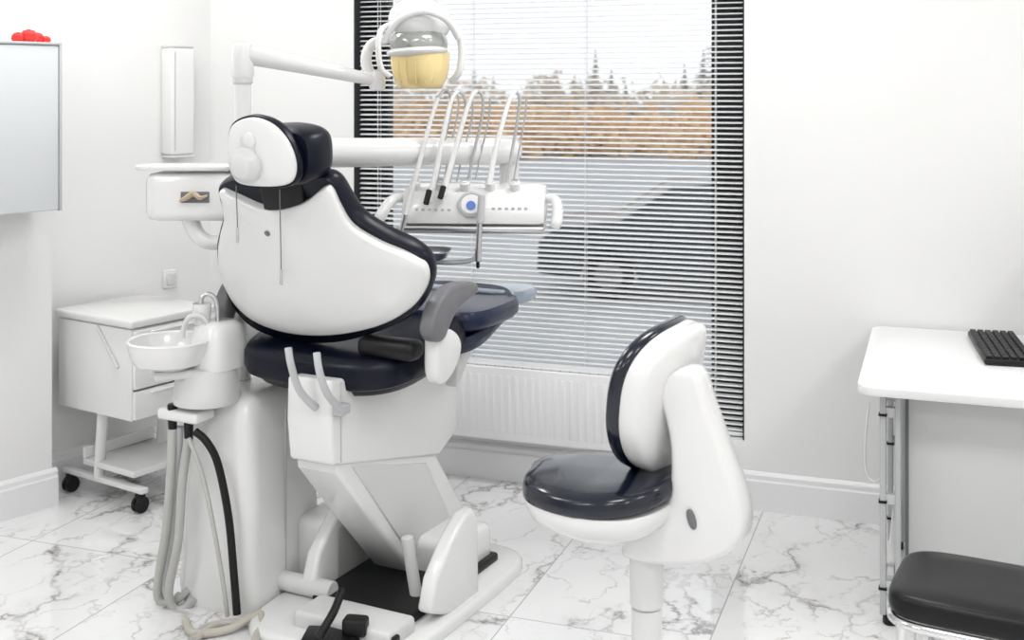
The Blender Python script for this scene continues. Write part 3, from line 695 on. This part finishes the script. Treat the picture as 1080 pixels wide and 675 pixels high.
for i in range(5):
    a = math.radians(20+72*i); e = Vector((pc.x+.25*math.cos(a), pc.y+.25*math.sin(a), .075))
    tube(g, f'base_leg_{i}', [(pc.x, pc.y, .11), (pc.x+.12*math.cos(a), pc.y+.12*math.sin(a), .095), e], [.028, .024, .018], M_pl)
    n_ = Vector((-math.sin(a), math.cos(a), 0))
    for s in (-1, 1): cyl(g, f'caster_{i}_{s}', Vector((e.x, e.y, .03))+n_*s*.004, Vector((e.x, e.y, .03))+n_*s*.02, .03, M_blk)

# ------------------------------------------------------------------ desk
g = G('desk', RM, (.4, 4.08, .4))
dz = .735; dx0, dx1, dy0, dy1 = -.22, 1.25, 3.605, 4.55
top = rrect(dx0, dx1, dy0, dy1, .05, dz-.028)
prism(g, 'desk_top', top, (0, 0, .028), M_lam, .004)
for i, (lx, ly) in enumerate(((-.13, 3.73), (-.13, 4.35), (1.15, 3.73), (1.15, 4.35))):
    box2(g, f'leg_outer_{i}', (lx-.030, ly-.02, .03), (lx-.012, ly+.02, dz-.03), M_lgrey, .003)
    box2(g, f'leg_inner_{i}', (lx+.014, ly-.02, .03), (lx+.030, ly+.02, dz-.03), M_lgrey, .003)
    for j in range(3):
        zz = .10+j*.26
        box2(g, f'leg_tie_{i}_{j}', (lx-.024, ly-.012, zz), (lx+.022, ly+.012, zz+.03), M_pl2, .003)
        box2(g, f'leg_clamp_{i}_{j}', (lx-.033, ly-.024, zz+.005), (lx-.009, ly+.0, zz+.012), M_blk)
    cyl(g, f'leg_foot_{i}', (lx, ly, 0), (lx, ly, .032), .022, M_blk)
for i, lx in enumerate((-.13, 1.15)):
    box2(g, f'side_rail_top_{i}', (lx-.02, 3.73, dz-.07), (lx+.02, 4.35, dz-.03), M_lgrey, .004)
    box2(g, f'side_rail_low_{i}', (lx-.012, 3.73, .14), (lx+.012, 4.35, .17), M_pl, .004)
pp0 = RM.RP(957, 500, (0, 3.80, 0), (0, 1, 0))
box2(g, 'modesty_panel', (pp0.x, 3.80, .08), (1.13, 3.818, dz-.03), M_panelgrey, .003)
box2(g, 'panel_edge_profile', (pp0.x-.006, 3.795, .08), (pp0.x+.004, 3.822, dz-.03), M_grey, .001)
tube(g, 'cable', [RM.V(917, 425, 3.9), RM.V(913, 460, 3.9), RM.V(913, 495, 3.88), RM.V(922, 508, 3.85), RM.V(934, 500, 3.8)], .003, M_pl)
# keyboard
g = G('computer_keyboard', RM, (.205, 4.235, .75))
Rk2 = Matrix.Rotation(math.radians(5), 3, 'Z')
KC = Vector((.20, 4.235, dz+.012))
box(g, 'case', KC, (.155, .45, .02), M_blk, .006, R=Rk2)
for r in range(6):
    for c in range(20):
        box(g, f'key_{r}_{c}', KC+Rk2@Vector((-.062+r*.0245, -.208+c*.0219, .0135)), (.019, .0175, .008), M_blk, .002, R=Rk2, seg=1)
g = G('computer_monitor', RM, (.52, 4.2, 1.0))
box(g, 'screen', (.47, 4.22, 1.06), (.03, .5, .31), M_blk, .006)
box(g, 'neck', (.50, 4.22, .86), (.03, .06, .2), M_blk, .006)
box(g, 'foot', (.47, 4.22, dz+.007), (.18, .22, .012), M_blk, .005)

# ------------------------------------------------------------------ black visitor chair
Q = Fr(28)
g = G('visitor_chair', Q, (-.27, 2.95, .3))
vx0, vx1, vy0, vy1, vz = -.522, -.06, 2.765, 3.10, .455
vo = se((vx1-vx0)/2, (vy1-vy0)/2, 5.5, 72)
vc = ((vx0+vx1)/2, (vy0+vy1)/2, vz)
pillow(g, 'seat_cushion', vo, vc, (1, 0, 0), (0, 1, 0), (0, 0, 1), [(0, -.05), (.96, -.05), (.99, -.042), (1, -.028), (.995, -.012), (.98, -.003), (.93, .003), (.6, .008), (0, .01)], M_black)
tr = .011
fr_ = se((vx1-vx0)/2*.97, (vy1-vy0)/2*.97, 5.5, 48)
tube(g, 'seat_frame', [(p.x+vc[0], p.y+vc[1], vz-.062) for p in fr_+[fr_[0]]], tr, M_chrome, 0)
for i, (sx2, sy2) in enumerate(((-1, -1), (1, -1), (1, 1), (-1, 1))):
    px_ = vc[0]+sx2*.19; py_ = vc[1]+sy2*.145
    tube(g, f'leg_{i}', [(px_, py_, vz-.065), (px_+sx2*.01, py_, .25), (px_+sx2*.03, py_+sy2*.01, .012)], tr, M_chrome, 4)
    cyl(g, f'leg_cap_{i}', (px_+sx2*.03, py_+sy2*.01, 0), (px_+sx2*.03, py_+sy2*.01, .02), .014, M_blk)
for sy2 in (-1, 1):
    tube(g, f'back_post_{sy2}', [(vc[0]+.19, vc[1]+sy2*.145, vz-.065), (vc[0]+.25, vc[1]+sy2*.145, vz+.0), (vc[0]+.30, vc[1]+sy2*.145, vz+.3), (vc[0]+.34, vc[1]+sy2*.145, vz+.42)], tr, M_chrome)
pillow(g, 'backrest', se(.18, .12, 4), (vc[0]+.31, vc[1], vz+.33), (0, 1, 0), (.15, 0, .99), (.99, 0, -.15), [(0, -.025), (.9, -.025), (1, -.01), (1, .01), (.9, .02), (0, .02)], M_black)

# ------------------------------------------------------------------ outside
GZ = -1.1
box2(None, 'ground_outside', (-60, YB+.32, GZ-.2), (60, 120, GZ), M_snow, fr=RM)
E = Fr(6)
g = G('parked_car', E, E.V(700, 250, 15))
c0 = E.V(566, 300, 15.2); X0, Y0 = c0.x, c0.y
prof = [(0, .35), (.02, .75), (.25, .95), (1.05, 1.02), (1.7, 1.45), (2.3, 1.52), (3.4, 1.48), (4.1, 1.15), (4.45, 1.0), (4.5, .5), (4.4, .3), (3.95, .28), (3.9, .5), (3.6, .68), (3.3, .5), (3.25, .25), (1.3, .25), (1.22, .5), (.92, .68), (.62, .5), (.55, .28)]
prism(g, 'body', [Vector((X0+x, Y0, GZ+z)) for x, z in prof], (0, 1.75, 0), M_car, .05)
prism(g, 'side_windows', [Vector((X0+x, Y0-.01, GZ+z)) for x, z in ((1.25, 1.03), (1.78, 1.40), (2.3, 1.44), (3.35, 1.40), (3.85, 1.10))], (0, 1.77, 0), M_carglass, .01)
for i, x in enumerate((.92, 3.6)):
    for j, y in enumerate((.02, 1.52)):
        cyl(g, f'tyre_{i}{j}', (X0+x, Y0+y, GZ+.33), (X0+x, Y0+y+.21, GZ+.33), .33, M_blk, b=.04)
        cyl(g, f'rim_{i}{j}', (X0+x, Y0+y-.01, GZ+.33), (X0+x, Y0+y+.2, GZ+.33), .2, M_grey, b=.03)
def leaves(bm, c, rad, n, s):
    for _ in range(n):
        while True:
            p = Vector((random.uniform(-1, 1), random.uniform(-1, 1), random.uniform(-1, 1)))
            if p.length < 1: break
        q = Vector(c)+Vector((p.x*rad[0], p.y*rad[1], p.z*rad[2]))
        a = Vector((random.gauss(0, 1), random.gauss(0, .4), random.gauss(0, 1)))*s; b = Vector((random.gauss(0, 1), random.gauss(0, .4), random.gauss(0, 1)))*s
        vs = [bm.verts.new(q+a), bm.verts.new(q+b), bm.verts.new(q-a-b)]; bm.faces.new(vs)
for nm, mm, dd in (('autumn_bushes', M_bush, (46, 50)), ('bare_birch_thicket', M_bush2, (55, 58))):
    bm = bmesh.new()
    for i in range(46):
        u = random.uniform(360, 860); d = random.uniform(*dd); v = random.uniform(98, 138) if mm == M_bush else random.uniform(72, 112)
        top = E.V(u, v, d); h = top.z-GZ
        leaves(bm, (top.x, top.y, GZ+h*.5), (random.uniform(.9, 1.9), 1.0, h*.5), 120, .15)
    o = finish(nm, bm, mm); o.matrix_world = E.M
bm = bmesh.new()
def spruce(x, y, h, r):
    n = int(26)
    for i in range(n):
        t = i/n; zz = GZ+h*(.08+.92*t); rr = r*(1-t)+.05
        for k in range(11):
            a = random.uniform(0, 6.283); l = rr*random.uniform(.6, 1.15)
            p = Vector((x, y, zz+.12)); q = Vector((x+math.cos(a)*l, y+math.sin(a)*l, zz-.12*l)); s = Vector((-math.sin(a), math.cos(a), 0))*l*.16
            m_ = (p+q)/2
            bm.faces.new([bm.verts.new(p), bm.verts.new(m_+s-Vector((0, 0, .1))), bm.verts.new(q), bm.verts.new(m_-s-Vector((0, 0, .1)))])
for u, v in ((500, 72), (520, 84), (628, 50), (645, 72), (606, 78), (588, 88), (700, 82), (722, 66), (755, 5), (742, 50), (775, 40), (660, 88), (470, 92), (440, 90), (800, 60), (400, 85)):
    d = random.uniform(62, 68); p = E.V(u, v, d)
    spruce(p.x, p.y, p.z-GZ, random.uniform(1.4, 2.0))
o = finish('spruce_trees', bm, M_spruce); o.matrix_world = E.M

# ------------------------------------------------------------------ lights
k = 0
for x in (-2.7, -.6, 1.5):
    for y in (-.8, 1.5, 3.5):
        k += 1
        nm = 'ceiling_light' if k == 1 else f'ceiling_light.{k-1:03d}'
        o = box(None, nm, (x, y, CE-.012), (.6, .6, .022), M_panel, .003, fr=RM)
        l = bpy.data.lights.new('panel_lamp', 'AREA'); l.shape = 'SQUARE'; l.size = .58; l.energy = 12.0; l.color = (1, .992, .98)
        lo = bpy.data.objects.new('panel_lamp', l); sc.collection.objects.link(lo); lo.location = (0, 0, -.02); lo.parent = o
w_ = bpy.data.worlds.new('World'); sc.world = w_; w_.use_nodes = True
bg = w_.node_tree.nodes['Background']; bg.inputs[0].default_value = (.94, .97, 1, 1); bg.inputs[1].default_value = 1.15

# ------------------------------------------------------------------ camera
cd = bpy.data.cameras.new('Camera'); cam = bpy.data.objects.new('Camera', cd); sc.collection.objects.link(cam)
cam.location = (0, 0, H); cam.rotation_euler = (math.radians(90), 0, TH)
cd.sensor_width = 36; cd.lens = 36*F/1080; cd.shift_y = -(337.5-HY)/1080; cd.clip_end = 500
cd.dof.use_dof = True; cd.dof.focus_distance = 3.7; cd.dof.aperture_fstop = 4.0
sc.camera = cam
